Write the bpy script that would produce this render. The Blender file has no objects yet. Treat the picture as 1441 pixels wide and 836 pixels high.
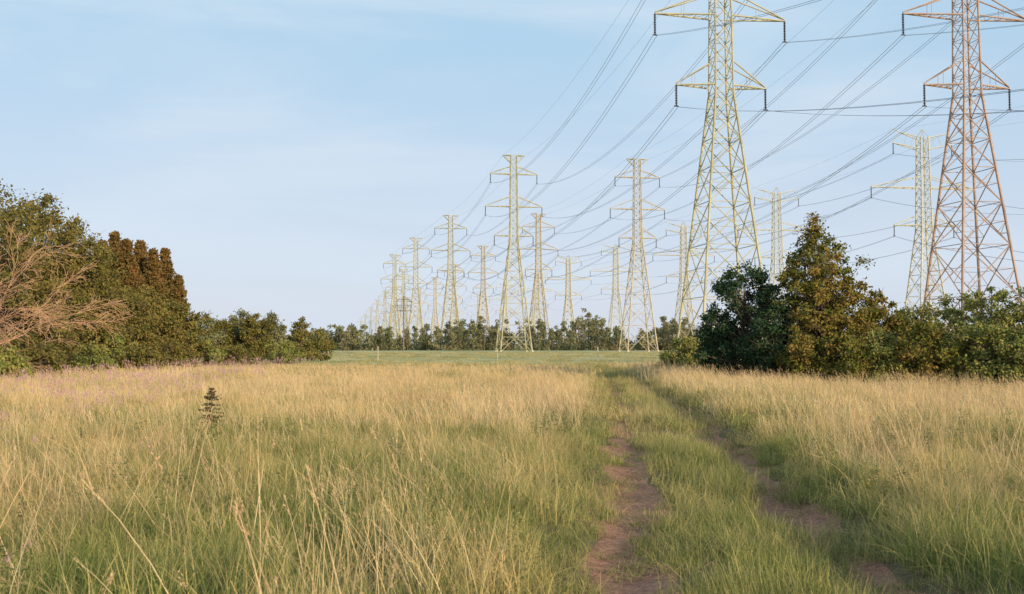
import bpy, math, random
import numpy as np
from mathutils import Vector
R = np.random.default_rng(7)
random.seed(3)
F=1401.0; CH=2.0; HY=484.0; CX=720.5
def WX(px,d): return (px-CX)/F*d
def WZ(py,d): return CH+(HY-py)/F*d
scene=bpy.context.scene

# ------------------------------------------------------------------ helpers
def link(o): scene.collection.objects.link(o); return o
def quad_mesh(name, V, Q, mats=(), mi=None, col=None, smooth=False):
    V=np.asarray(V,dtype=np.float32); Q=np.asarray(Q,dtype=np.int32)
    me=bpy.data.meshes.new(name)
    me.vertices.add(len(V)); me.vertices.foreach_set("co",V.ravel())
    me.loops.add(Q.size); me.loops.foreach_set("vertex_index",Q.ravel())
    me.polygons.add(len(Q)); me.polygons.foreach_set("loop_start",np.arange(0,Q.size,4,dtype=np.int32))
    for m in mats: me.materials.append(m)
    if mi is not None: me.polygons.foreach_set("material_index",np.asarray(mi,dtype=np.int32))
    if smooth: me.polygons.foreach_set("use_smooth",np.ones(len(Q),dtype=bool))
    me.update(calc_edges=True)
    if col is not None:
        a=me.color_attributes.new("col",'FLOAT_COLOR','POINT')
        a.data.foreach_set("color",np.asarray(col,dtype=np.float32).ravel())
    return me
def frusta(P,Q,r1,r2,n=5):
    P=np.asarray(P,float).reshape(-1,3);Q=np.asarray(Q,float).reshape(-1,3)
    m=len(P); r1=np.broadcast_to(r1,(m,)); r2=np.broadcast_to(r2,(m,))
    d=Q-P; L=np.linalg.norm(d,axis=1,keepdims=True)+1e-9; d=d/L
    up=np.where(np.abs(d[:,2:3])>0.9,np.array([[1.,0,0]]),np.array([[0,0,1.]]))
    a=np.cross(d,up); a/=np.linalg.norm(a,axis=1,keepdims=True)+1e-9
    b=np.cross(d,a)
    th=np.arange(n)*2*np.pi/n+np.pi/4
    ring=a[:,None,:]*np.cos(th)[None,:,None]+b[:,None,:]*np.sin(th)[None,:,None]
    A=P[:,None,:]+ring*r1[:,None,None]; B=Q[:,None,:]+ring*r2[:,None,None]
    V=np.concatenate([A,B],axis=1).reshape(-1,3)
    i=np.arange(n); j=(i+1)%n
    q=np.stack([i,j,j+n,i+n],axis=1)
    Fq=(q[None]+(np.arange(m)*2*n)[:,None,None]).reshape(-1,4)
    return V,Fq
class Acc:
    def __init__(s): s.V=[];s.Q=[];s.M=[];s.C=[];s.n=0
    def add(s,V,Q,mi=0,col=None):
        s.V.append(V); s.Q.append(Q+s.n); s.n+=len(V); s.M.append(np.full(len(Q),mi))
        if col is None: col=np.tile([[.5,.5,.5,1]],(len(V),1))
        s.C.append(col)
    def mesh(s,name,mats,smooth=False):
        return quad_mesh(name,np.concatenate(s.V),np.concatenate(s.Q),mats,np.concatenate(s.M),np.concatenate(s.C),smooth)

class NT:
    def __init__(s,name):
        s.m=bpy.data.materials.new(name); s.m.use_nodes=True
        s.t=s.m.node_tree; s.t.nodes.clear(); s.out=s.t.nodes.new("ShaderNodeOutputMaterial")
    def n(s,ty,**k):
        x=s.t.nodes.new(ty)
        for a,b in k.items(): setattr(x,a,b)
        return x
    def l(s,a,b): s.t.links.new(a,b)
    def setv(s,sock,v):
        if hasattr(v,'is_output'): s.l(v,sock)
        else: sock.default_value=v
    def math(s,op,a,b=0.0,c=0.0,clamp=False):
        x=s.n("ShaderNodeMath",operation=op,use_clamp=clamp)
        s.setv(x.inputs[0],a); s.setv(x.inputs[1],b); s.setv(x.inputs[2],c); return x.outputs[0]
    def mix(s,f,a,b,bt='MIX'):
        x=s.n("ShaderNodeMix",data_type='RGBA',blend_type=bt)
        s.setv(x.inputs[0],f)
        s.setv(x.inputs[6],a if hasattr(a,'is_output') else (*a,1)); s.setv(x.inputs[7],b if hasattr(b,'is_output') else (*b,1))
        return x.outputs[2]
    def noise(s,vec,scale,detail=3.0,rough=.55):
        x=s.n("ShaderNodeTexNoise"); x.inputs['Scale'].default_value=scale; x.inputs['Detail'].default_value=detail
        x.inputs['Roughness'].default_value=rough
        if vec is not None: s.l(vec,x.inputs['Vector'])
        return x.outputs[0]
    def rng(s,v,a,b,c=0.0,d=1.0,smooth=True):
        x=s.n("ShaderNodeMapRange",interpolation_type='SMOOTHSTEP' if smooth else 'LINEAR')
        s.setv(x.inputs[0],v)
        for i,k in enumerate((a,b,c,d)): x.inputs[i+1].default_value=k
        return x.outputs[0]
    def pos(s):
        g=s.n("ShaderNodeNewGeometry"); return g.outputs['Position']
    def attr(s):
        a=s.n("ShaderNodeAttribute",attribute_name="col"); sp=s.n("ShaderNodeSeparateColor"); s.l(a.outputs['Color'],sp.inputs[0])
        return sp.outputs
    def leafy(s,color,trans=.35,rough=.6,spec=.25):
        p=s.n("ShaderNodeBsdfDiffuse"); s.setv(p.inputs['Color'],color)
        tr=s.n("ShaderNodeBsdfTranslucent"); s.setv(tr.inputs['Color'],color)
        mx=s.n("ShaderNodeMixShader"); mx.inputs[0].default_value=trans
        s.l(p.outputs[0],mx.inputs[1]); s.l(tr.outputs[0],mx.inputs[2]); s.l(mx.outputs[0],s.out.inputs[0]); return s.m
    def plain(s,color,rough=.9,bump=None,bs=.3,bd=.02,metal=0,spec=.3):
        p=s.n("ShaderNodeBsdfPrincipled"); s.setv(p.inputs['Base Color'],color if hasattr(color,'is_output') else (*color,1))
        p.inputs['Roughness'].default_value=rough; p.inputs['Metallic'].default_value=metal; p.inputs['Specular IOR Level'].default_value=spec
        if bump is not None:
            b=s.n("ShaderNodeBump"); b.inputs['Strength'].default_value=bs; b.inputs['Distance'].default_value=bd
            s.l(bump,b.inputs['Height']); s.l(b.outputs[0],p.inputs['Normal'])
        s.l(p.outputs[0],s.out.inputs[0]); return s.m

# ------------------------------------------------------------------ materials
def grass_mat(name,g1,g2,straw,bias,ggain=1.0):
    k=NT(name); at=k.attr(); P=k.pos()
    sp=k.n("ShaderNodeSeparateXYZ"); k.l(P,sp.inputs[0])
    n1=k.noise(P,.22,2); n2=k.noise(P,1.3,1)
    green=k.mix(at[1],g1,g2)
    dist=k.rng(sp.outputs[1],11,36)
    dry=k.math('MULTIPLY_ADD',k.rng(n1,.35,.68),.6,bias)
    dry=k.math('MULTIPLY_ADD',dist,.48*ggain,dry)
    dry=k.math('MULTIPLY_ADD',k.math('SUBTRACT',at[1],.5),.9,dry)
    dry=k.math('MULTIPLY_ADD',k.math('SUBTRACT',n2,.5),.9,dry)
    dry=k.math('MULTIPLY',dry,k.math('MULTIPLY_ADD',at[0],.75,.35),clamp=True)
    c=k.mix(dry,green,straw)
    oi=k.n("ShaderNodeObjectInfo")
    c=k.mix(1.0,c,k.mix(oi.outputs['Random'],(.66,.72,.74),(1.2,1.16,1.08)),'MULTIPLY')
    return k.leafy(c,.4)
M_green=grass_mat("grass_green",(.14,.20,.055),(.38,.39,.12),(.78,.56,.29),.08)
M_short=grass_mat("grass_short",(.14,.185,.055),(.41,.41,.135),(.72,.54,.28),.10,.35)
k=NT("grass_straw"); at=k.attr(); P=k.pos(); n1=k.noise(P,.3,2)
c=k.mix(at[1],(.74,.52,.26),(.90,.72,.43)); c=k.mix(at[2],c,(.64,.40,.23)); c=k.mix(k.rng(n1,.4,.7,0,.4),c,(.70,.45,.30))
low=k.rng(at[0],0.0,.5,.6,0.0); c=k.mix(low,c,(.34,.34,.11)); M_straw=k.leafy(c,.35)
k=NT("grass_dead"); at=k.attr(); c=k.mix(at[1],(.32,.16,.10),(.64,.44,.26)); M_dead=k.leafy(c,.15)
k=NT("wildflower_petal"); at=k.attr(); c=k.mix(at[1],(.55,.28,.34),(.66,.42,.48)); M_petal=k.leafy(c,.3)

def leaf_mat(name,a,b,tint,tamt=.35):
    k=NT(name); at=k.attr(); c=k.mix(at[0],a,b); c=k.mix(k.math('MULTIPLY',at[1],tamt),c,tint)
    n=k.noise(k.pos(),.6,1); c=k.mix(k.rng(n,.3,.7,0,.6),c,k.mix(.5,c,a)); return k.leafy(c,.3)
L_olive=leaf_mat("leaf_olive",(.10,.11,.032),(.28,.235,.07),(.40,.24,.08),.5)
L_spruce=leaf_mat("leaf_spruce",(.10,.095,.032),(.22,.17,.055),(.38,.19,.08),.6)
L_dark=leaf_mat("leaf_dark",(.032,.07,.038),(.075,.12,.058),(.14,.15,.045),.3)
L_sap=leaf_mat("leaf_sapling",(.07,.075,.045),(.17,.15,.08),(.24,.15,.09),.6)
L_maple=leaf_mat("leaf_maple",(.075,.11,.025),(.26,.24,.055),(.52,.28,.09),.6)
L_shrub=leaf_mat("leaf_shrub",(.13,.17,.045),(.38,.38,.11),(.46,.31,.13),.5)
L_far=leaf_mat("leaf_hazed",(.14,.155,.085),(.31,.30,.15),(.40,.31,.17),.6)  # leaf colour paled and greyed: distance haze painted into the base colour
k=NT("bark"); n=k.noise(k.pos(),6,4); M_bark=k.plain(k.mix(n,(.07,.05,.035),(.20,.15,.11)),.95,n)
k=NT("bare_twig"); n=k.noise(k.pos(),3,3); M_twig=k.plain(k.mix(n,(.40,.22,.13),(.60,.38,.24)),.9)

def steel(name,a,b,rust):
    k=NT(name); P=k.pos(); n=k.noise(P,.6,4); n2=k.noise(P,4,3)
    c=k.mix(k.rng(n,.35,.65),a,b); c=k.mix(k.rng(n2,.5,.75,0,.6),c,rust); return k.plain(c,.6,metal=.1)
S_a=steel("galvanised_steel",(.38,.35,.22),(.50,.47,.32),(.34,.26,.16))
S_d=steel("rusty_steel",(.36,.235,.185),(.45,.33,.27),(.28,.15,.11))
S_b=steel("weathered_steel",(.44,.38,.28),(.52,.47,.36),(.38,.27,.19))
S_c=steel("grey_steel",(.46,.44,.36),(.54,.52,.44),(.42,.36,.27))
k=NT("insulator_glaze"); M_ins=k.plain((.05,.045,.055),.3)
k=NT("wire_aluminium"); M_wire=k.plain((.25,.27,.34),.5,metal=.1)
k=NT("wood_post"); n=k.noise(k.pos(),5,3); M_post=k.plain(k.mix(n,(.3,.27,.22),(.5,.46,.4)),.9)
k=NT("pole_timber"); n=k.noise(k.pos(),3,3); M_pole=k.plain(k.mix(n,(.15,.12,.09),(.24,.20,.16)),.9)

# ------------------------------------------------------------------ terrain
LY=np.array([-6,0,4,8,10.5,13,17,24,30,37,50,68,78,84,90]); LX=np.array([-.5,.15,.62,.95,1.2,1.5,2.0,2.8,3.35,3.95,5.0,5.7,4.6,1.0,-8])
RY=np.array([-6,0,4,8,10.5,13,17,24,30,37,50,68,80,88,95]); RX=np.array([1.9,2.5,2.75,2.95,3.2,3.5,3.9,4.5,4.95,5.4,6.35,7.1,6.4,3.0,-8])
def sm(v,a,b):
    t=np.clip((v-a)/(b-a),0,1); return t*t*(3-2*t)
from numpy import interp
def dl(x,y): return x-interp(y,LY,LX)
def dr(x,y): return x-interp(y,RY,RX)
def H(x,y):
    x=np.asarray(x,float);y=np.asarray(y,float)
    a=dl(x,y);b=dr(x,y); on=1-sm(y,75,92)
    z=.05*np.sin(x*.31+1)*np.cos(y*.23)+.03*np.sin(x*.9+y*.7)+.02*np.sin(x*2.3-y*1.7)
    z=z*sm(np.abs(x)+np.abs(y),0,3)
    z-=on*(.10*np.exp(-(a/.38)**2)+.13*np.exp(-(b/.34)**2))
    z+=on*(.22*sm(b,.25,.9)*(1-sm(b,3,8))+.08*sm(-a,.3,.9)*(1-sm(-a,2,6)))
    return z
xs=np.unique(np.concatenate([np.arange(-3,10,.13),np.arange(-30,-3,.8),np.arange(10,40,.8),-30-np.geomspace(1,4000,30),40+np.geomspace(1,4000,30)]))
ys=np.unique(np.concatenate([np.arange(-6,95,.3),-6-np.geomspace(1,400,12),95+np.geomspace(1,5000,45)]))
X,Y=np.meshgrid(xs,ys); Z=H(X,Y)
nx,ny=len(xs),len(ys); idx=np.arange(nx*ny).reshape(ny,nx)
Q=np.stack([idx[:-1,:-1],idx[:-1,1:],idx[1:,1:],idx[1:,:-1]],-1).reshape(-1,4)
k=NT("meadow_ground"); P=k.pos(); sp=k.n("ShaderNodeSeparateXYZ"); k.l(P,sp.inputs[0])
n1=k.noise(P,9,5,.7); n2=k.noise(P,.12,4); n3=k.noise(P,.02,3)
near=k.mix(n1,(.08,.065,.035),(.20,.155,.085)); far=k.mix(k.rng(n2,.35,.65),(.31,.32,.13),(.45,.39,.19)); far=k.mix(k.rng(n3,.4,.6,0,.6),far,(.50,.42,.23))
c=k.mix(k.rng(sp.outputs[1],60,85),near,far); M_ground=k.plain(c,.95,n1,.5,.03,spec=.1)
link(bpy.data.objects.new("ground",quad_mesh("ground",np.stack([X,Y,Z],-1).reshape(-1,3),Q,[M_ground],smooth=True)))
# dirt track (two wheel ruts)
k=NT("rut_soil"); P=k.pos(); n1=k.noise(P,14,6,.7); n2=k.noise(P,1.6,3); n3=k.noise(P,60,3,.7)
c=k.mix(k.rng(n1,.3,.7),(.20,.095,.06),(.50,.26,.175)); c=k.mix(k.rng(n2,.45,.7,0,.6),c,(.30,.20,.10)); c=k.mix(k.rng(n3,.5,.75,0,.6),c,(.64,.40,.28))
M_soil=k.plain(c,.95,n1,.9,.04,spec=.1)
ac=Acc()
for AX,AY,wb in ((LX,LY,.54),(RX,RY,.44)):
    yy=np.arange(-5,80,.2); cx=interp(yy,AY,AX); w=wb*(1+.25*np.sin(yy*1.1)+.2*np.sin(yy*2.7+1))
    u=np.linspace(-1,1,11); XX=cx[:,None]+w[:,None]*u; YY=np.repeat(yy[:,None],11,1); ZZ=H(XX,YY)+.014-.03*(np.abs(u)>.9)
    I=np.arange(XX.size).reshape(XX.shape)
    ac.add(np.stack([XX,YY,ZZ],-1).reshape(-1,3),np.stack([I[:-1,:-1],I[:-1,1:],I[1:,1:],I[1:,:-1]],-1).reshape(-1,4))
link(bpy.data.objects.new("dirt_track",ac.mesh("dirt_track",[M_soil],True)))

# ------------------------------------------------------------------ grass clumps
def blades(n,rad,h0,h1,w,lean,S=4,bias=(0,0),flat=0,c2=0.0,wmin=.15,straight=2.0):
    a=R.uniform(0,2*np.pi,n); r=rad*np.sqrt(R.uniform(0,1,n))
    base=np.stack([r*np.cos(a),r*np.sin(a),np.full(n,-.03)],1)
    h=R.uniform(h0,h1,n); la=R.uniform(0,2*np.pi,n); lm=np.abs(R.normal(0,lean,n))+.05
    L=np.stack([np.cos(la)*lm+bias[0],np.sin(la)*lm+bias[1]],1)
    t=np.linspace(0,1,S+1)
    px=base[:,None,0]+L[:,0:1]*h[:,None]*t**straight; py=base[:,None,1]+L[:,1:2]*h[:,None]*t**straight
    lmag=np.linalg.norm(L,axis=1)[:,None]
    pz=base[:,None,2]+h[:,None]*(t/np.sqrt(1+.6*lmag**2)-.35*lmag*t**3*(1-flat)*.6)
    if flat: pz=base[:,None,2]+.05+h[:,None]*t*.12*R.uniform(.2,1,n)[:,None]
    sa=R.uniform(0,np.pi,n); ww=w*R.uniform(.6,1.3,n)[:,None]*np.maximum((1-t**1.6),wmin)
    sx=np.cos(sa)[:,None]*ww/2; sy=np.sin(sa)[:,None]*ww/2
    A=np.stack([px-sx,py-sy,pz],-1); B=np.stack([px+sx,py+sy,pz],-1)
    V=np.stack([A,B],2).reshape(n,-1,3)
    q=np.array([[2*i,2*i+1,2*i+3,2*i+2] for i in range(S)])
    Qs=(q[None]+(np.arange(n)*2*(S+1))[:,None,None]).reshape(-1,4)
    rnd=R.uniform(0,1,n); C=np.zeros((n,2*(S+1),4)); C[...,0]=np.repeat(t,2)[None]; C[...,1]=rnd[:,None]; C[...,2]=c2; C[...,3]=1
    tips=np.stack([px[:,-1],py[:,-1],pz[:,-1]],1); dirs=tips-np.stack([px[:,-2],py[:,-2],pz[:,-2]],1)
    return V.reshape(-1,3),Qs,C.reshape(-1,4),tips,dirs
def spikelets(tips,dirs,m,length,spread,sz,c2=.4):
    n=len(tips); d=dirs/np.linalg.norm(dirs,axis=1,keepdims=True)
    u=R.uniform(0,1,(n,m,1)); hl=length*R.uniform(.6,1.2,(n,1,1))
    env=np.sin(np.clip(u,0.03,1)*np.pi*.9+.2)
    off=R.normal(0,1,(n,m,3))*spread*env
    p=tips[:,None,:]-d[:,None,:]*u*hl+off
    ax=d[:,None,:]*1.0+R.normal(0,.25,(n,m,3)); ax/=np.linalg.norm(ax,axis=2,keepdims=True)
    sd=np.cross(ax,R.normal(0,1,(n,m,3))); sd/=np.linalg.norm(sd,axis=2,keepdims=True)+1e-6
    s=sz*R.uniform(.6,1.3,(n,m,1))
    V=np.stack([p-ax*s,p+sd*s*.26,p+ax*s,p-sd*s*.26],2).reshape(-1,3)
    Qs=np.arange(len(V)).reshape(-1,4)
    C=np.zeros((len(V),4)); C[:,0]=1; C[:,1]=np.repeat(R.uniform(0,1,n),m*4); C[:,2]=np.repeat(R.uniform(0,c2*2,n),m*4); C[:,3]=1
    return V,Qs,C
def coll(name,makers):
    c=bpy.data.collections.new(name)
    for i,(parts,mats) in enumerate(makers):
        ac=Acc()
        for (V,Qq,C,mi) in parts: ac.add(V,Qq,mi,C)
        c.objects.link(bpy.data.objects.new(f"{name}_{i}",ac.mesh(f"{name}_{i}",mats)))
    return c
def green_var(n,rad,h0,h1,w,lean,mat,S=4):
    o=[]
    for i in range(6):
        b=blades(n,rad,h0,h1,w,lean,S,bias=(-.12*(i%2),0)); o.append(([(b[0],b[1],b[2],0)],[mat]))
    return o
def straw_var(n,rad,h0,h1,w,m,sz,leafn,leafw,spread=.012,hl=.16,hf=1.0):
    o=[]
    for i in range(6):
        b=blades(n,rad,h0,h1,w,.26,5,bias=(-.26,.02),wmin=.45,straight=1.3)
        parts=[(b[0],b[1],b[2],0)]
        hn=max(1,int(n*(.7 if i%2 else .4)*hf))
        s=spikelets(b[3][:hn],b[4][:hn],m,hl*(1 if i%2 else .6),spread*(1.0 if i%3 else .35),sz); parts.append((s[0],s[1],s[2],0))
        if leafn:
            l=blades(leafn,rad,h0*.45,h1*.85,leafw,.45,4); parts.append((l[0],l[1],l[2],0))
        o.append((parts,[M_straw]))
    return o
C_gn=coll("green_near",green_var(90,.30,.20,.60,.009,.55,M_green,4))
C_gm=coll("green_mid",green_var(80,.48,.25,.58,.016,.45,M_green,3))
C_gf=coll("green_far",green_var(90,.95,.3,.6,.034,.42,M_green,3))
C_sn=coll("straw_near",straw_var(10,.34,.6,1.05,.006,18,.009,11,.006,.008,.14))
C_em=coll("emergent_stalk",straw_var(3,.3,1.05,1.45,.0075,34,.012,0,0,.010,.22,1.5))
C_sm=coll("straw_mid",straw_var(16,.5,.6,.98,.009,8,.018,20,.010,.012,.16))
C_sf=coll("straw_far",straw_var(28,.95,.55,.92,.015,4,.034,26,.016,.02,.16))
C_tn=coll("short_near",green_var(95,.26,.08,.32,.0075,.8,M_short))
C_tm=coll("short_mid",green_var(90,.42,.10,.32,.013,.65,M_short,3))
C_dd=coll("dead_blade",[([(*blades(36,.26,.1,.34,.006,.9,3,flat=1)[:3],0)],[M_dead]) for i in range(4)])
def flower():
    b=blades(5,.2,.6,.9,.006,.12,4,wmin=.5); s=spikelets(b[3],b[4],22,.10,.028,.019); s[2][:,1]=R.uniform(0,1,len(s[2]))
    return ([(b[0],b[1],b[2],0),(s[0],s[1],s[2],1)],[M_green,M_petal])
C_fl=coll("flower_clump",[flower() for i in range(3)])
def weed():
    b=blades(3,.08,.45,.75,.008,.1,4,wmin=.6)
    parts=[(b[0],b[1],b[2],0)]
    for s in range(3):
        m=22; t=R.uniform(.15,1,m); a=np.arange(m)*2.4; L=.09*(1.15-t*.6)
        tip=b[3][s]; base=np.array([tip[0]*.4,tip[1]*.4,0])
        p=base+(tip-base)*t[:,None]
        d=np.stack([np.cos(a),np.sin(a),R.uniform(-.1,.6,m)],1); d/=np.linalg.norm(d,axis=1,keepdims=True)
        sd=np.stack([-np.sin(a),np.cos(a),R.uniform(-.3,.3,m)],1)
        l=L[:,None]; VV=np.stack([p,p+d*l*.5+sd*l*.17,p+d*l-np.array([0,0,.02]),p+d*l*.5-sd*l*.17],1).reshape(-1,3)
        C=np.zeros((len(VV),4)); C[:,0]=.3; C[:,1]=np.repeat(R.uniform(.3,1,m),4); C[:,3]=1
        parts.append((VV,np.arange(len(VV)).reshape(-1,4),C,0))
    return (parts,[M_short])
C_wd=coll("weed_plant",[weed() for i in range(4)])

def scatter(name,specs):
    ng=bpy.data.node_groups.new(name,'GeometryNodeTree')
    ng.interface.new_socket("Geometry",in_out='INPUT',socket_type='NodeSocketGeometry')
    ng.interface.new_socket("Geometry",in_out='OUTPUT',socket_type='NodeSocketGeometry')
    gi=ng.nodes.new("NodeGroupInput"); go=ng.nodes.new("NodeGroupOutput"); jn=ng.nodes.new("GeometryNodeJoinGeometry")
    P=[];ROT=[];SC=[];K=[]
    def na(nm,dt):
        x=ng.nodes.new("GeometryNodeInputNamedAttribute"); x.data_type=dt; x.inputs[0].default_value=nm; return x.outputs[0]
    for ki,(c,p,yaw,tilt,sc) in enumerate(specs):
        n=len(p); P.append(p); ROT.append(np.stack([tilt*R.normal(0,1,n),tilt*R.normal(0,1,n),yaw],1)); SC.append(sc); K.append(np.full(n,ki))
        inst=ng.nodes.new("GeometryNodeInstanceOnPoints"); ci=ng.nodes.new("GeometryNodeCollectionInfo")
        ci.inputs[0].default_value=c; ci.inputs[1].default_value=True; ci.inputs[2].default_value=True
        cmp=ng.nodes.new("FunctionNodeCompare"); cmp.data_type='INT'; cmp.operation='EQUAL'
        isock=[s for s in cmp.inputs if s.type=='INT']; ng.links.new(na("kind",'INT'),isock[0]); isock[1].default_value=ki
        ng.links.new(gi.outputs[0],inst.inputs['Points']); ng.links.new(cmp.outputs[0],inst.inputs['Selection'])
        ng.links.new(ci.outputs[0],inst.inputs['Instance']); inst.inputs['Pick Instance'].default_value=True
        ng.links.new(na("pick",'INT'),inst.inputs['Instance Index'])
        ng.links.new(na("rot",'FLOAT_VECTOR'),inst.inputs['Rotation']); ng.links.new(na("scl",'FLOAT_VECTOR'),inst.inputs['Scale'])
        ng.links.new(inst.outputs[0],jn.inputs[0])
    ng.links.new(jn.outputs[0],go.inputs[0])
    P=np.concatenate(P).astype(np.float32); n=len(P)
    me=bpy.data.meshes.new(name); me.vertices.add(n); me.vertices.foreach_set("co",P.ravel())
    for nm,ty,arr,f in (("rot",'FLOAT_VECTOR',np.concatenate(ROT),"vector"),("scl",'FLOAT_VECTOR',np.concatenate(SC),"vector"),
                        ("kind",'INT',np.concatenate(K),"value"),("pick",'INT',R.integers(0,60,n),"value")):
        a=me.attributes.new(nm,ty,'POINT'); a.data.foreach_set(f,np.asarray(arr,dtype=np.float32 if ty!='INT' else np.int32).ravel())
    me.update(); o=link(bpy.data.objects.new(name,me)); m=o.modifiers.new("scatter",'NODES'); m.node_group=ng
    print(name,n); return o
def pts(y0,y1,dens,mx=3.0):
    A=(y1-y0)*2*(.56*y1+mx); n=int(A*dens); y=R.uniform(y0,y1,n); x=R.uniform(-1,1,n)*(.56*y1+mx)
    k=np.abs(x)<.56*y+mx; return x[k],y[k]
def vn(x,y,s,seed):
    r=np.random.default_rng(seed); v=0
    for i in range(5):
        a=r.uniform(0,6.28);f=s*r.uniform(.6,1.8); v=v+np.sin((x*np.cos(a)+y*np.sin(a))*f+r.uniform(0,6))
    return v/3.0
def zone(x,y):
    a=dl(x,y)+.22*vn(x,y,1.5,1);b=dr(x,y)+.15*vn(x,y,1.5,2)
    far=sm(y,78,90)
    left=sm(-a,.4,1.5); right=sm(b,.2,1.0)
    return np.maximum(np.maximum(left,right),far),a,b
def mk(c,x,y,s,tilt=.08,yawlim=None,hs=None):
    n=len(x); yaw=R.uniform(0,6.28,n) if yawlim is None else R.normal(0,yawlim,n)
    sc=s*R.uniform(.8,1.2,n); h=sc if hs is None else sc*hs
    return (c,np.stack([x,y,H(x,y)],1),yaw,tilt,np.stack([sc,sc,h],1))
specs=[];sspec=[];tspec=[]
fade=lambda y:1-.6*sm(y,58,80)
for (y0,y1,dg,cg,ds,cs,dt,ct) in ((1.5,20,14,C_gn,5.2,C_sn,14,C_tn),(20,48,5.2,C_gm,2.5,C_sm,6.5,C_tm),(48,92,1.7,C_gf,.95,C_sf,5,C_tm)):
    x,y=pts(y0,y1,dg); z,a,b=zone(x,y); hh=.85+.24*vn(x,y,.5,3)+.24*vn(x,y,2.6,4)
    k_=(R.uniform(0,1,len(x))<z*1.3)&(z>.08); specs.append(mk(cg,x[k_],y[k_],1.0,.14,hs=(.35+.65*z[k_])*np.maximum(hh[k_],.3)*fade(y[k_])))
    x,y=pts(y0,y1,ds); z,a,b=zone(x,y); cl=1.3*vn(x,y,.8,5); k_=(z>.8)&(y<80)&(R.uniform(-1.2,1.7,len(x))<cl+np.where(x>3,-.25+.7*sm(y,12,24),0)+.6*sm(y,13,36))
    sspec.append(mk(cs,x[k_],y[k_],1.0,.1,.9,hs=(.9+.2*vn(x[k_],y[k_],.6,8))*fade(y[k_])))
    x,y=pts(y0,y1,dt); z,a,b=zone(x,y)
    rl=.36+.17*vn(x,y,1.9,9)+.06*vn(x,y,6,19); rr=(.24+.06*sm(y,10,12))+.2*vn(x,y,1.3,10)-.16*(1-sm(y,9,11)); rut=(np.abs(a)<rl)|(np.abs(b)<rr)
    k_=(z<.75)&((~rut)|(R.uniform(0,1,len(x))<.22))&(a>-1.7)&(b<1.5)&(y<82)
    midw=np.exp(-(((a[k_]+b[k_])/2)/.5)**2); inr=rut[k_]
    tspec.append(mk(ct,x[k_],y[k_],1.0,.22,hs=np.maximum(.85+.55*midw+.5*vn(x[k_],y[k_],2.0,11),.3)*np.where(inr,.4,1)))
x,y=pts(78,230,.12,10); specs.append(mk(C_gf,x,y,1.3,hs=.2))
scatter("field_grass",specs)
x,y=pts(4,22,.55); z,a,b=zone(x,y); k_=(z>.85); sspec.append(mk(C_em,x[k_],y[k_],1.0,.1,1.4))
scatter("tall_straw_grass",sspec)
x,y=pts(1.5,45,11); z,a,b=zone(x,y); k_=((np.abs(a)<.75)|(np.abs(b)<.6)); tspec.append(mk(C_dd,x[k_],y[k_],1.0))
scatter("track_grass",tspec)
x,y=pts(3,20,1.3); z,a,b=zone(x,y); k_=(z>.3)&(vn(x,y,.8,14)>0); wsp=[mk(C_wd,x[k_],y[k_],1.0)]
x,y=pts(20,80,.45); k_=(x<-6-.12*y)&(vn(x,y,.2,15)>-.4); wsp.append(mk(C_fl,x[k_],y[k_],1.15))
x,y=pts(6,20,.2); k_=(x<-1)&(vn(x,y,.6,16)>.3); wsp.append(mk(C_fl,x[k_],y[k_],.8))
scatter("wildflowers",wsp)

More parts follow.
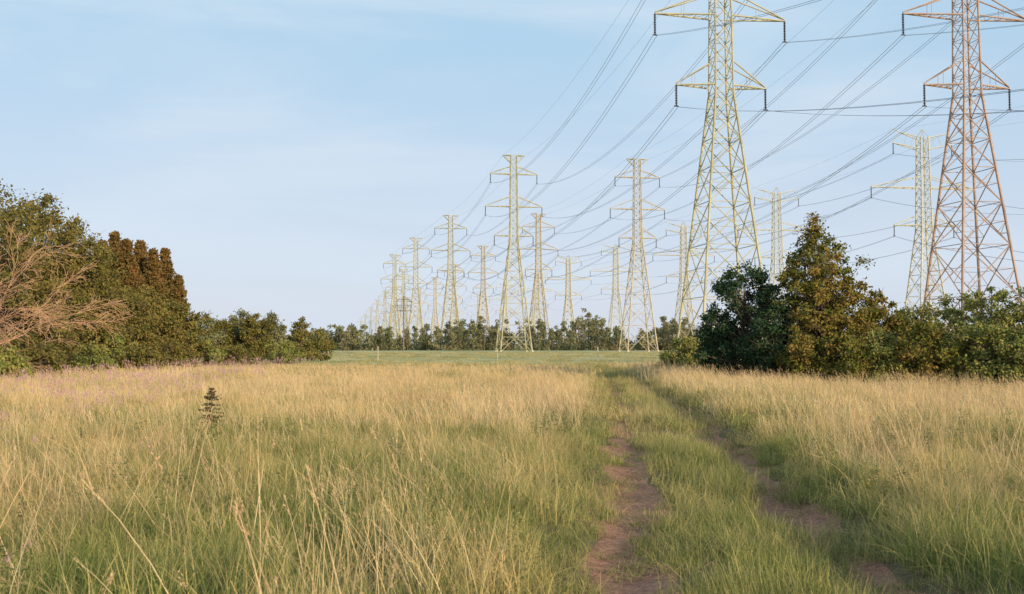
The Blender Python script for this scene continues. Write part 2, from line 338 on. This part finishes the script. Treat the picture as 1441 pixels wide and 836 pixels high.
# ------------------------------------------------------------------ trees
def unit(v): return v/(np.linalg.norm(v,axis=-1,keepdims=True)+1e-9)
def leaf_quads(p,size,nrm_bias):
    n=len(p); d=unit(R.normal(0,1,(n,3))+np.array([0,0,-.2])); nb=unit(R.normal(0,.8,(n,3))+nrm_bias)
    s=unit(np.cross(d,nb)); L=size*R.uniform(.6,1.3,(n,1))
    return np.stack([p-d*L*.5,p+s*L*.36,p+d*L*.5,p-s*L*.36],1).reshape(-1,3)
def tree(name,x,y,Ht,Rc,base=.1,nclump=120,nl=110,size=.16,mat=None,seed=0,prof=None,clr=.55,lx=0,red=.25,inner=.12):
    r=np.random.default_rng(seed+100); ac=Acc()
    prof=prof or ([0,.15,.4,.65,.85,1],[.55,.85,1,.85,.5,.08])
    hz=r.uniform(base,1,nclump*3); keep=r.uniform(0,1,len(hz))<np.interp(hz,*prof)**1.2+.08; hz=hz[keep][:nclump]
    m=len(hz); ang=r.uniform(0,2*np.pi,m)
    lob=1+.2*np.sin(ang*3+seed)+.13*np.sin(ang*5+hz*9+seed*2)+.12*np.sin(hz*17+seed)
    rr=np.interp(hz,*prof)*Rc*lob*np.sqrt(r.uniform(inner,1,m))
    cen=np.stack([rr*np.cos(ang)+lx*hz,rr*np.sin(ang),hz*Ht*.96],1)
    tp=np.linspace(0,1,9); tx=np.stack([lx*tp+.12*np.sin(tp*5+seed)*tp,.12*np.cos(tp*4+seed)*tp,tp*Ht*.92],1)
    r0=.012*Ht+.05; rad=r0*(1-tp*.9)
    V,Qq=frusta(tx[:-1],tx[1:],rad[:-1],rad[1:],7); ac.add(V,Qq,1)
    hb=np.clip(hz*.72-.02,.04,.9); P0=np.stack([np.interp(hb,tp,tx[:,i]) for i in range(3)],1)
    midp=P0*.45+cen*.55+np.array([0,0,-.03*Ht])*r.uniform(-.2,1,(m,1))+r.normal(0,.12,(m,3))
    rl=np.interp(hb,tp,rad)*.42
    V,Qq=frusta(P0,midp,rl,rl*.55,5); ac.add(V,Qq,1); V,Qq=frusta(midp,cen,rl*.55,rl*.2,4); ac.add(V,Qq,1)
    tw=cen[:,None,:]+r.normal(0,clr*.7,(m,4,3))*np.array([1,1,.8]); V,Qq=frusta(np.repeat(cen,4,0),tw.reshape(-1,3),.014,.005,3); ac.add(V,Qq,1)
    cr=clr*r.uniform(.5,1.4,m)
    q=unit(r.normal(0,1,(m,nl,3)))*(r.uniform(0,1,(m,nl,1))**.65)*r.uniform(.75,1.35,(m,nl,1))
    lp=cen[:,None,:]+q*cr[:,None,None]*np.array([1.05,1.05,.85])
    lp[...,2]=np.maximum(lp[...,2],.05+.3*r.uniform(0,1,(m,nl)))
    cc=np.clip(r.uniform(0,1,m)[:,None]*.6+r.uniform(0,.5,(m,nl)),0,1); rd=(r.uniform(0,1,(m,nl))<red)*r.uniform(.3,1,(m,nl))+.5*(r.uniform(0,1,m)<red*.8)[:,None]
    pf=lp.reshape(-1,3); axis=np.array([0,0,Ht*.45]); V=leaf_quads(pf,size,unit(pf-axis)*.8+np.array([0,0,.4]))
    C=np.zeros((len(V),4)); C[:,0]=np.repeat(cc.ravel(),4); C[:,1]=np.clip(np.repeat(rd.ravel(),4),0,1); C[:,3]=1
    ac.add(V,np.arange(len(V)).reshape(-1,4),0,C)
    o=link(bpy.data.objects.new(name,ac.mesh(name,[mat,M_bark]))); o.location=(x,y,float(H(x,y))-.03); return o
def spruce(name,x,y,Ht,Rc,seed=0,nb=260,size=.13,mat=None,seg=9,nn=7):
    r=np.random.default_rng(seed+500); ac=Acc()
    V,Qq=frusta([[0,0,0],[0,0,Ht*.5]],[[0,0,Ht*.5],[0,0,Ht]],[.02*Ht,.011*Ht],[.011*Ht,.004*Ht],6); ac.add(V,Qq,1)
    t=np.sort(r.uniform(.03,1,nb)**.85); a=np.arange(nb)*2.39996+r.normal(0,.3,nb)
    L=Rc*((1-t)**.8*.95+.05)*r.uniform(.65,1.15,nb)*(1+.12*np.sin(t*40))
    dr_=np.stack([np.cos(a),np.sin(a),.45*(t-.5)],1); s=np.linspace(.08,1,seg)
    p=np.zeros((nb,seg,3)); p[...,0]=dr_[:,0:1]*L[:,None]*s; p[...,1]=dr_[:,1:2]*L[:,None]*s
    p[...,2]=(t*Ht)[:,None]+dr_[:,2:3]*L[:,None]*s-.18*L[:,None]*s**1.5+.12*L[:,None]*s**4
    V,Qq=frusta(p[:,0],p[:,-1],.002*Ht,.0006*Ht,3); ac.add(V,Qq,1)
    q=p[:,:,None,:]+r.normal(0,1,(nb,seg,nn,3))*np.array([.012,.012,.008])*Ht
    pf=q.reshape(-1,3); V=leaf_quads(pf,size,np.array([0,0,.6]))
    C=np.zeros((len(V),4)); C[:,0]=np.clip(np.repeat(r.uniform(0,1,len(pf)),4)*.6+np.repeat(np.repeat(r.uniform(0,.4,nb),seg*nn),4),0,1)
    C[:,1]=np.repeat(np.repeat(np.clip(sm(t,.55,.95)*r.uniform(.3,1.2,nb),0,1),seg*nn),4); C[:,3]=1
    ac.add(V,np.arange(len(V)).reshape(-1,4),0,C)
    o=link(bpy.data.objects.new(name,ac.mesh(name,[mat or L_spruce,M_bark]))); o.location=(x,y,float(H(x,y))-.03); return o
def T(name,px,py,d,R_,**k):
    return tree(name,WX(px,d),d,WZ(py,d),R_,**k)
full=([0,.12,.35,.6,.8,.93,1],[.75,.95,1,.9,.65,.35,.1])
tall=([0,.12,.35,.6,.8,.93,1],[.85,1,1,.95,.8,.55,.2])
# left wood
T("deciduous_tree",-60,226,64,5.2,nclump=260,nl=110,size=.20,mat=L_olive,seed=1,prof=tall,clr=.78)
T("deciduous_tree",58,266,70,4.8,nclump=290,nl=110,size=.20,mat=L_olive,seed=2,prof=full,clr=.74)
T("deciduous_tree",4,288,60,3.6,nclump=190,nl=100,size=.18,mat=L_olive,seed=3,prof=full,clr=.7)
T("deciduous_tree",112,314,73,3.9,nclump=220,nl=100,size=.20,mat=L_olive,seed=4,prof=full,clr=.7)
T("deciduous_tree",-160,240,72,5.5,nclump=200,nl=90,size=.24,mat=L_olive,seed=21,prof=tall,clr=.95)
for i,(px,py,d,rr) in enumerate(((143,340,84,2.2),(160,328,88,2.3),(176,338,84,2.4),(196,340,86,2.3),(214,352,84,2.2),(231,352,87,2.1),(250,388,82,1.8),(186,370,79,2.3),(220,378,80,2.1))):
    spruce("spruce_tree",WX(px,d),d,WZ(py,d),rr,seed=i,size=.23,nb=330)
T("deciduous_tree",205,402,76,3.0,nclump=140,nl=90,size=.2,mat=L_olive,seed=5,prof=full,clr=.65)
T("deciduous_tree",150,392,70,3.2,nclump=150,nl=90,size=.19,mat=L_olive,seed=6,prof=full,clr=.65)
T("deciduous_tree",70,380,64,3.0,nclump=140,nl=90,size=.19,mat=L_olive,seed=26,prof=full,clr=.65)
T("deciduous_tree",254,424,78,2.3,nclump=100,nl=90,size=.19,mat=L_olive,seed=7,prof=full,clr=.55)
for i,(px,py,d,rr) in enumerate(((282,438,96,2.2),(312,444,99,1.9),(338,436,102,2.0),(360,440,98,1.9),(382,438,100,1.6))):
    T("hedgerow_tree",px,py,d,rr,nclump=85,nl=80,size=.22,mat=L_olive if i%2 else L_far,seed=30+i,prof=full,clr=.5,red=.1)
T("hedgerow_tree",423,444,104,1.4,nclump=60,nl=80,size=.22,mat=L_olive,seed=36,prof=([0,.2,.5,.8,1],[.8,1,.9,.5,.1]),clr=.45,red=.1)
T("hedgerow_tree",452,458,112,1.4,nclump=45,nl=70,size=.22,mat=L_olive,seed=37,prof=full,clr=.45,red=.1)
for i,(px,py,d,rr) in enumerate(((20,462,56,1.7),(-40,455,54,2),(95,458,60,1.6),(165,470,66,1.7),(235,472,72,1.8),(290,478,78,1.6),(330,482,84,1.8),(395,478,90,1.8),(60,478,52,1.2),(130,484,58,1.3),(200,484,64,1.2),(10,486,48,1.0))):
    T("shrub",px,py,d,rr,nclump=45,nl=70,size=.16,mat=L_shrub if i%2 else L_olive,seed=50+i,prof=full,clr=.4)
# right thicket
mp=([0,.1,.25,.42,.55,.66,.76,.84,.92,1],[.6,.85,1.0,1.0,1.0,.78,.50,.30,.18,.06])
T("maple_tree",1168,296,47,2.7,nclump=330,nl=90,size=.14,mat=L_maple,seed=8,prof=mp,clr=.37,lx=-.75,red=.35,inner=.05)
T("dark_leaved_tree",1048,368,48,2.1,nclump=170,nl=100,size=.14,mat=L_dark,seed=9,prof=tall,clr=.38,red=.1)
for i,(px,py,d,rr,mm) in enumerate(((1092,425,46,1.4,L_dark),(1010,440,49,1.0,L_dark),(1222,420,46,1.3,L_maple),(1262,434,46,1.4,L_maple),(1300,428,47,1.5,L_shrub),(1352,410,48,1.6,L_shrub),(1398,396,45,1.6,L_shrub),(1445,403,44,1.7,L_shrub),(1500,400,46,2.0,L_maple),(1300,452,42,1.1,L_maple),(1380,448,41,1.1,L_shrub),(1560,390,46,2.2,L_shrub),(1190,470,43,1.0,L_maple),(1128,470,44,1.0,L_maple),(1240,465,43,1.1,L_shrub),(1440,460,40,1.0,L_shrub),(965,478,58,1.3,L_shrub))):
    T("shrub",px,py,d,rr,nclump=95,nl=80,size=.13,mat=mm,seed=70+i,prof=tall,clr=.34,red=.3)
# distant treeline (one object)
ac=Acc(); r=np.random.default_rng(4)
PXk=[250,430,470,520,560,620,660,700,745,770,795,812,826,842,862,885,910,930,948,970,1010,1100,1300,1600,2100]
PYk=[455,462,458,456,460,455,445,450,444,454,454,441,433,445,460,468,464,448,441,452,460,462,455,450,445]
px=r.uniform(230,2100,820); d=r.uniform(300,345,820); top=np.interp(px,PXk,PYk)+r.uniform(-4,15,820)
cx=(px-CX)/F*d; ht=np.maximum(CH+(HY-top)/F*d,3)
m=len(px); nc=9; hz=r.uniform(.05,1,(m,nc)); cr=np.where(hz>.6,1.0,1.7)
cen=np.stack([cx[:,None]+r.normal(0,1.3,(m,nc))*(1.1-hz),d[:,None]+r.normal(0,1.3,(m,nc)),hz*ht[:,None]-.6],-1)
nl=34; lp=cen[:,:,None,:]+unit(r.normal(0,1,(m,nc,nl,3)))*(r.uniform(0,1,(m,nc,nl,1))**.5)*cr[:,:,None,None]*np.array([1,1,.8])
pf=lp.reshape(-1,3); pf[:,2]=np.maximum(pf[:,2],0.1); V=leaf_quads(pf,.65,np.array([0,-.3,.5]))
tree_c=np.repeat(r.uniform(0,1,m),nc*nl); C=np.zeros((len(V),4)); C[:,0]=np.repeat(np.clip(tree_c*.85+r.uniform(0,.2,len(pf)),0,1),4); C[:,1]=np.repeat(np.repeat(r.uniform(0,1,m)**2,nc*nl),4); C[:,3]=1
ac.add(V,np.arange(len(V)).reshape(-1,4),0,C)
V,Qq=frusta(np.stack([cx,d,np.zeros(m)],1),np.stack([cx,d,ht*.8],1),.2,.08,5); ac.add(V,Qq,1)
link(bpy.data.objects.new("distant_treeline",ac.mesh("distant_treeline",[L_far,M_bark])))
# bare tree (left)
def bare(name,x,y,seed,d0,levels=4):
    r=random.Random(seed); P=[];Qq=[];a=[];b=[]
    def grow(p,d,L,rad,lv):
        n=4
        for i in range(n):
            d=(d+Vector((r.gauss(0,.13),r.gauss(0,.13),r.gauss(-.03,.1)+(-.04 if lv>1 else -.02)))).normalized(); q=p+d*L/n
            P.append(p[:]);Qq.append(q[:]);a.append(rad);rad2=rad*.84;b.append(rad2);rad=rad2
            if lv<levels and i>=1:
                for _ in range(1 if lv in(2,4) else 2):
                    s=Vector((r.gauss(0,1),r.gauss(0,1),r.gauss(0,.8))); s=(s-s.dot(d)*d).normalized()
                    grow(q,(d+s*r.uniform(.35,.75)).normalized(),L*r.uniform(.42,.62),rad*.6,lv+1)
            p=q
    for (dd,LL) in d0: grow(Vector((0,0,0)),Vector(dd).normalized(),LL,.07,1)
    V,F_=frusta(np.array(P),np.array(Qq),np.maximum(a,.011),np.maximum(b,.008),4)
    o=link(bpy.data.objects.new(name,quad_mesh(name,V,F_,[M_twig]))); o.location=(x,y,0); print(name,len(P)); return o
bare("bare_tree",WX(-95,50),50,5,[((.35,-.1,1),5.0),((.75,-.2,.85),5.6),((.6,0,.95),5.4),((1,-.1,.55),5.4),((.9,-.3,.7),5.6)],5)
# spruce sapling in the grass
spruce("spruce_sapling",WX(299,20),20,1.12,.48,seed=33,nb=60,size=.04,mat=L_sap,seg=7,nn=4)

# ------------------------------------------------------------------ transmission towers
ARM1=[(29.4,5.0,2.6,1),(36.9,7.3,2.6,1),(45.2,6.0,2.0,1),(50.0,2.8,-1.8,0)]
ARM2=[(27.0,6.9,2.2,1),(35.0,12.0,2.4,1),(44.5,6.8,None,1)]
def bw(z,kind):
    if kind==1: return np.interp(z,[0,28.5,50],[8.0,2.0,1.5])
    return np.interp(z,[0,26,46,49],[7.8,2.4,1.7,1.2])
INS=2.3
def tower_mesh(name,kind,th,mat):
    P=[];Q_=[];r=[]
    def m(p,q,rr): P.append(p);Q_.append(q);r.append(rr*th)
    if kind==1: lv=[0,6.8,12.3,16.8,20.5,23.6,26.2,28.5]; top=50.0
    else: lv=[0,6.5,12,16.5,20.3,23.4,26]; top=46.0
    z=lv[-1]
    while z<top-1: z+=1.95; lv.append(min(z,top))
    lv[-1]=top
    def cor(z):
        h=bw(z,kind)/2; return [(-h,-h,z),(h,-h,z),(h,h,z),(-h,h,z)]
    for i in range(len(lv)-1):
        a,b=cor(lv[i]),cor(lv[i+1]); low=lv[i]<27
        for j in range(4):
            k=(j+1)%4
            m(a[j],b[j],.14 if low else .105)
            m(a[j],b[k],.06 if low else .045); m(a[k],b[j],.06 if low else .045)
            if low and i>0: m(a[j],a[k],.05)
            if not low: m(a[j],a[k],.035)
            if low and i<4:
                A=np.array(a[j]);B=np.array(b[j]);C=np.array(a[k]);D=np.array(b[k])
                wa=np.linalg.norm(C-A);wb=np.linalg.norm(D-B); t=wa/(wa+wb); X=A+(D-A)*t
                m(tuple(A+(B-A)*t),tuple(X),.035); m(tuple(C+(D-C)*t),tuple(X),.035)
                if i<3:
                    m(tuple(A+(B-A)*t*.5),tuple(A+(X-A)*.5),.032); m(tuple(C+(D-C)*t*.5),tuple(C+(X-C)*.5),.032)
                    m(tuple(A+(B-A)*t),tuple(A+(X-A)*.5),.03); m(tuple(C+(D-C)*t),tuple(C+(X-C)*.5),.03)
    ins=[]; ew=[]
    for (z,L,up,hasins) in (ARM1 if kind==1 else ARM2):
        for s in (-1,1):
            h=bw(z,kind)/2
            tip=np.array([s*L,0,z])
            if up is None:
                tip2=np.array([s*L,0,z+2.9])
                for v in (-1,1):
                    m((s*h,v*h,z-1.2),tuple(tip),.09); m((s*h,v*h,z+1.2),tuple(tip2-np.array([s*1.5,0,.6])),.09)
                m(tuple(tip),tuple(tip2-np.array([s*1.5,0,.6])),.05); m(tuple(tip2-np.array([s*1.5,0,.6])),tuple(tip2+np.array([s*.7,0,.3])),.05)
                for f in (.3,.6): m((s*(h+(L-h)*f),0,z-1.2+1.2*f),(s*(h+(L-1.5-h)*f),0,z+1.2+1.1*f),.035)
                ew.append(tuple(tip2))
                ins.append(tuple(tip)); continue
            zz=z+up; h2=bw(min(zz,49.5),kind)/2
            tipu=tip+np.array([0,0,.15 if up>0 else -.1])
            for v in (-1,1):
                m((s*h,v*h,z),tuple(tip),.10); m((s*h2,v*h2,zz),tuple(tipu),.08)
                for f in ((.52,) if th<1.2 else (.5,)):
                    a=np.array([s*h,v*h,z])*(1-f)+tip*f; b=np.array([s*h2,v*h2,zz])*(1-f)+tipu*f; m(tuple(a),tuple(b),.026)
            for f in (.1,.3,.5,.7,.9):
                a=np.array([s*h,-h,z])*(1-f)+tip*f; b=np.array([s*h,h,z])*(1-f)+tip*f; m(tuple(a),tuple(b),.03)
                if f<.9:
                    b=np.array([s*h,h,z])*(1-f-.2)+tip*(f+.2); m(tuple(a),tuple(b),.028)
            if hasins: ins.append(tuple(tip))
            else: ew.append(tuple(tip))
        if not hasins: m((-L,0,z),(L,0,z),.06)
    if kind==2:
        for c in cor(46.0): m(c,(0,0,47.6),.05)
    ac=Acc(); V,F_=frusta(np.array(P),np.array(Q_),np.array(r),np.array(r),4); ac.add(V,F_,0)
    for c in cor(0): V,F_=frusta([(c[0],c[1],-.5)],[(c[0],c[1],.45)],.38,.32,8); ac.add(V,F_,0)
    att=[]
    for t in ins:
        n=13; zz=np.linspace(0,-INS,n*2+1); rad=np.where(np.arange(n*2+1)%2==1,.15,.035)
        A=np.stack([np.full(n*2,t[0]),np.full(n*2,t[1]),t[2]+zz[:-1]],1); B=A.copy(); B[:,2]=t[2]+zz[1:]
        V,F_=frusta(A,B,rad[:-1],rad[1:],8); ac.add(V,F_,1)
        V,F_=frusta([(t[0]-.25,0,t[2]-INS)],[(t[0]+.25,0,t[2]-INS)],.06,.06,6); ac.add(V,F_,1)
        att.append((t[0],0,t[2]-INS-.05))
    return ac.mesh(name,[mat,M_ins]),att,ew
TM={}
def get(kind,th,mat):
    key=(kind,th,mat.name)
    if key not in TM: TM[key]=tower_mesh(f"lattice_{len(TM)}",kind,th,mat)
    return TM[key]
SL=(478-CX)/F; YAW=-math.atan(SL)
def row(name,towers,kind,mat,back,sag,a0,extra,mat0=None,sag0=None):
    pts_=[]
    lst=list(towers)+[(None,d) for d in extra]
    for i,(px,d) in enumerate(lst):
        x=WX(px,d) if px is not None else a0+SL*d
        th=1.0 if d<150 else (1.3 if d<300 else (1.6 if d<480 else 2.1))
        me,att,ew=get(kind,th,mat0 if (mat0 and i==0) else mat)
        o=link(bpy.data.objects.new("transmission_tower",me)); o.location=(x,d,float(H(x,d)) if d<90 else 0); o.rotation_euler[2]=YAW
        pts_.append((x,d,att,ew))
    me,att,ew=get(kind,1.0 if kind==1 else 1.3,mat)
    pts_.insert(0,(a0+SL*back,back,att,ew))
    o=link(bpy.data.objects.new("transmission_tower",me)); o.location=(a0+SL*back,back,0); o.rotation_euler[2]=YAW
    P=[];Q_=[];rad=[]
    c,s=math.cos(YAW),math.sin(YAW)
    def wpt(T_,p,off): 
        lx=p[0]+off; return np.array([T_[0]+c*lx-s*p[1],T_[1]+s*lx+c*p[1],p[2]])
    for bi,(A,B) in enumerate(zip(pts_[:-1],pts_[1:])):
        span=math.hypot(A[0]-B[0],A[1]-B[1]); far=min(A[1],B[1])
        n=48 if far<300 else 12; t=np.linspace(0,1,n+1)[:,None]
        rr=.018 if far<0 else (.024 if far<120 else (.028 if far<300 else .04))
        SG=sag*(span/145)**2 if (bi or sag0 is None) else sag0
        for key,offs,sg,q in ((2,(-.22,.22),SG,1.0),(3,(0,),SG*.55,.6)):
            if far>400 and key==2: offs=(0,)
            for pa,pb in zip(A[key],B[key]):
                for of in offs:
                    a,b=wpt(A,pa,of),wpt(B,pb,of); L=a+(b-a)*t; L[:,2]-=sg*4*(t[:,0]*(1-t[:,0]))
                    P.append(L[:-1]);Q_.append(L[1:]);rad.append(np.full(n,rr*q))
    V,F_=frusta(np.concatenate(P),np.concatenate(Q_),np.concatenate(rad),np.concatenate(rad),4)
    link(bpy.data.objects.new("power_line",quad_mesh(name,V,F_,[M_wire])))
row("wires_a",[(1018,105),(723,252),(634,371),(585,450),(555,535)],1,S_a,-150,6.0,41,[640,760,900,1080,1300,1600,1950],sag0=18)
row("wires_b",[(1368,105),(898,257),(758,366),(680,487)],1,S_b,-150,6.0,69,[600,720,860,1020,1250,1550,1900],S_d,sag0=18)
row("wires_c",[(1303,210),(1095,288),(963,370),(867,452),(800,510)],2,S_c,20,5.6,123,[620,740,880,1050,1300,1600],sag0=13)
def pole():
    P=[(0,0,0)];Q_=[(0,0,15)];r=[.2]
    for z,L in ((12.5,2.2),(14,1.8),(11,2.2)): P.append((-L,0,z));Q_.append((L,0,z));r.append(.1)
    for s in (-1,1):
        P+= [(0,0,11.6)];Q_+=[(s*2,0,12.5)];r+=[.07]
        for z,L in ((12.5,2.1),(14,1.7),(11,2.1)): P.append((s*L,0,z));Q_.append((s*L,0,z-.7));r.append(.09)
    V,F_=frusta(P,Q_,r,[x*.85 for x in r],6); return quad_mesh("utility_pole",V,F_,[M_pole])
pm=pole(); o=link(bpy.data.objects.new("utility_pole",pm)); o.location=(WX(568,270),270,0); o.rotation_euler[2]=YAW
def post(px,d,h):
    V,F_=frusta([(0,0,-.2),(0,0,h)],[(0,0,h),(0,0,h+.06)],[.07,.065],[.065,.01],8)
    o=link(bpy.data.objects.new("fence_post",quad_mesh("fence_post",V,F_,[M_post]))); o.location=(WX(px,d),d,0)
for px,d,h in ((532,110,1.7),(841,115,1.6),(462,112,1.5),(700,125,1.4)): post(px,d,h)

# ------------------------------------------------------------------ light, sky
EL=math.radians(16); AZ=math.radians(142)
sd=Vector((math.cos(EL)*math.sin(AZ),math.cos(EL)*math.cos(AZ),math.sin(EL)))
L=bpy.data.lights.new("sun",'SUN'); L.energy=5.0; L.angle=math.radians(.6); L.color=(1,.80,.52)
so=link(bpy.data.objects.new("sun",L)); so.rotation_euler=sd.to_track_quat('Z','Y').to_euler()
w=bpy.data.worlds.new("World"); scene.world=w; w.use_nodes=True; t=w.node_tree; t.nodes.clear()
N=t.nodes.new; lk=t.links.new
out=N("ShaderNodeOutputWorld"); bg=N("ShaderNodeBackground"); sky=N("ShaderNodeTexSky"); sky.sky_type='NISHITA'
sky.sun_disc=False; sky.sun_elevation=EL; sky.sun_rotation=AZ; sky.air_density=1.0; sky.dust_density=1.2; sky.ozone_density=1.5
tc=N("ShaderNodeTexCoord"); sx=N("ShaderNodeSeparateXYZ"); lk(tc.outputs['Generated'],sx.inputs[0])
def wmix(f,a,b):
    m=N("ShaderNodeMix"); m.data_type='RGBA'
    for s_,v in ((m.inputs[0],f),(m.inputs[6],a),(m.inputs[7],b)):
        if hasattr(v,'is_output'): lk(v,s_)
        else: s_.default_value=v if isinstance(v,float) else (*v,1)
    return m.outputs[2]
def wr(v,a,b,c,d):
    m=N("ShaderNodeMapRange"); m.interpolation_type='SMOOTHSTEP'; lk(v,m.inputs[0])
    for i,q in enumerate((a,b,c,d)): m.inputs[i+1].default_value=q
    return m.outputs[0]
haze=wmix(wr(sx.outputs[2],0,.36,0,1),(5.35,5.8,6.8),(3.5,5.3,6.85))
base=wmix(.88,sky.outputs[0],haze)
mp_=N("ShaderNodeMapping"); mp_.inputs['Scale'].default_value=(1,1,4.5); mp_.inputs['Rotation'].default_value=(0,.1,0); lk(tc.outputs['Generated'],mp_.inputs[0])
nz=N("ShaderNodeTexNoise"); nz.inputs['Scale'].default_value=2.0; nz.inputs['Detail'].default_value=6; nz.inputs['Roughness'].default_value=.55; nz.inputs['Distortion'].default_value=.5; lk(mp_.outputs[0],nz.inputs['Vector'])
fin=wmix(wr(nz.outputs[0],.42,.70,0,.7),base,(5.3,6.1,6.95))
lk(fin,bg.inputs[0]); bg.inputs[1].default_value=.13; lk(bg.outputs[0],out.inputs[0])

# ------------------------------------------------------------------ camera
cam=bpy.data.cameras.new("camera"); cam.lens=35; cam.sensor_width=36; cam.clip_end=20000; cam.clip_start=.1
cam.dof.use_dof=True; cam.dof.focus_distance=45; cam.dof.aperture_fstop=5.0
co=link(bpy.data.objects.new("camera",cam)); co.location=(0,0,CH); co.rotation_euler=(math.radians(90)+math.atan((HY-418)/F),0,0)
scene.camera=co
scene.view_settings.view_transform='Standard'; scene.view_settings.look='None'; scene.view_settings.exposure=0
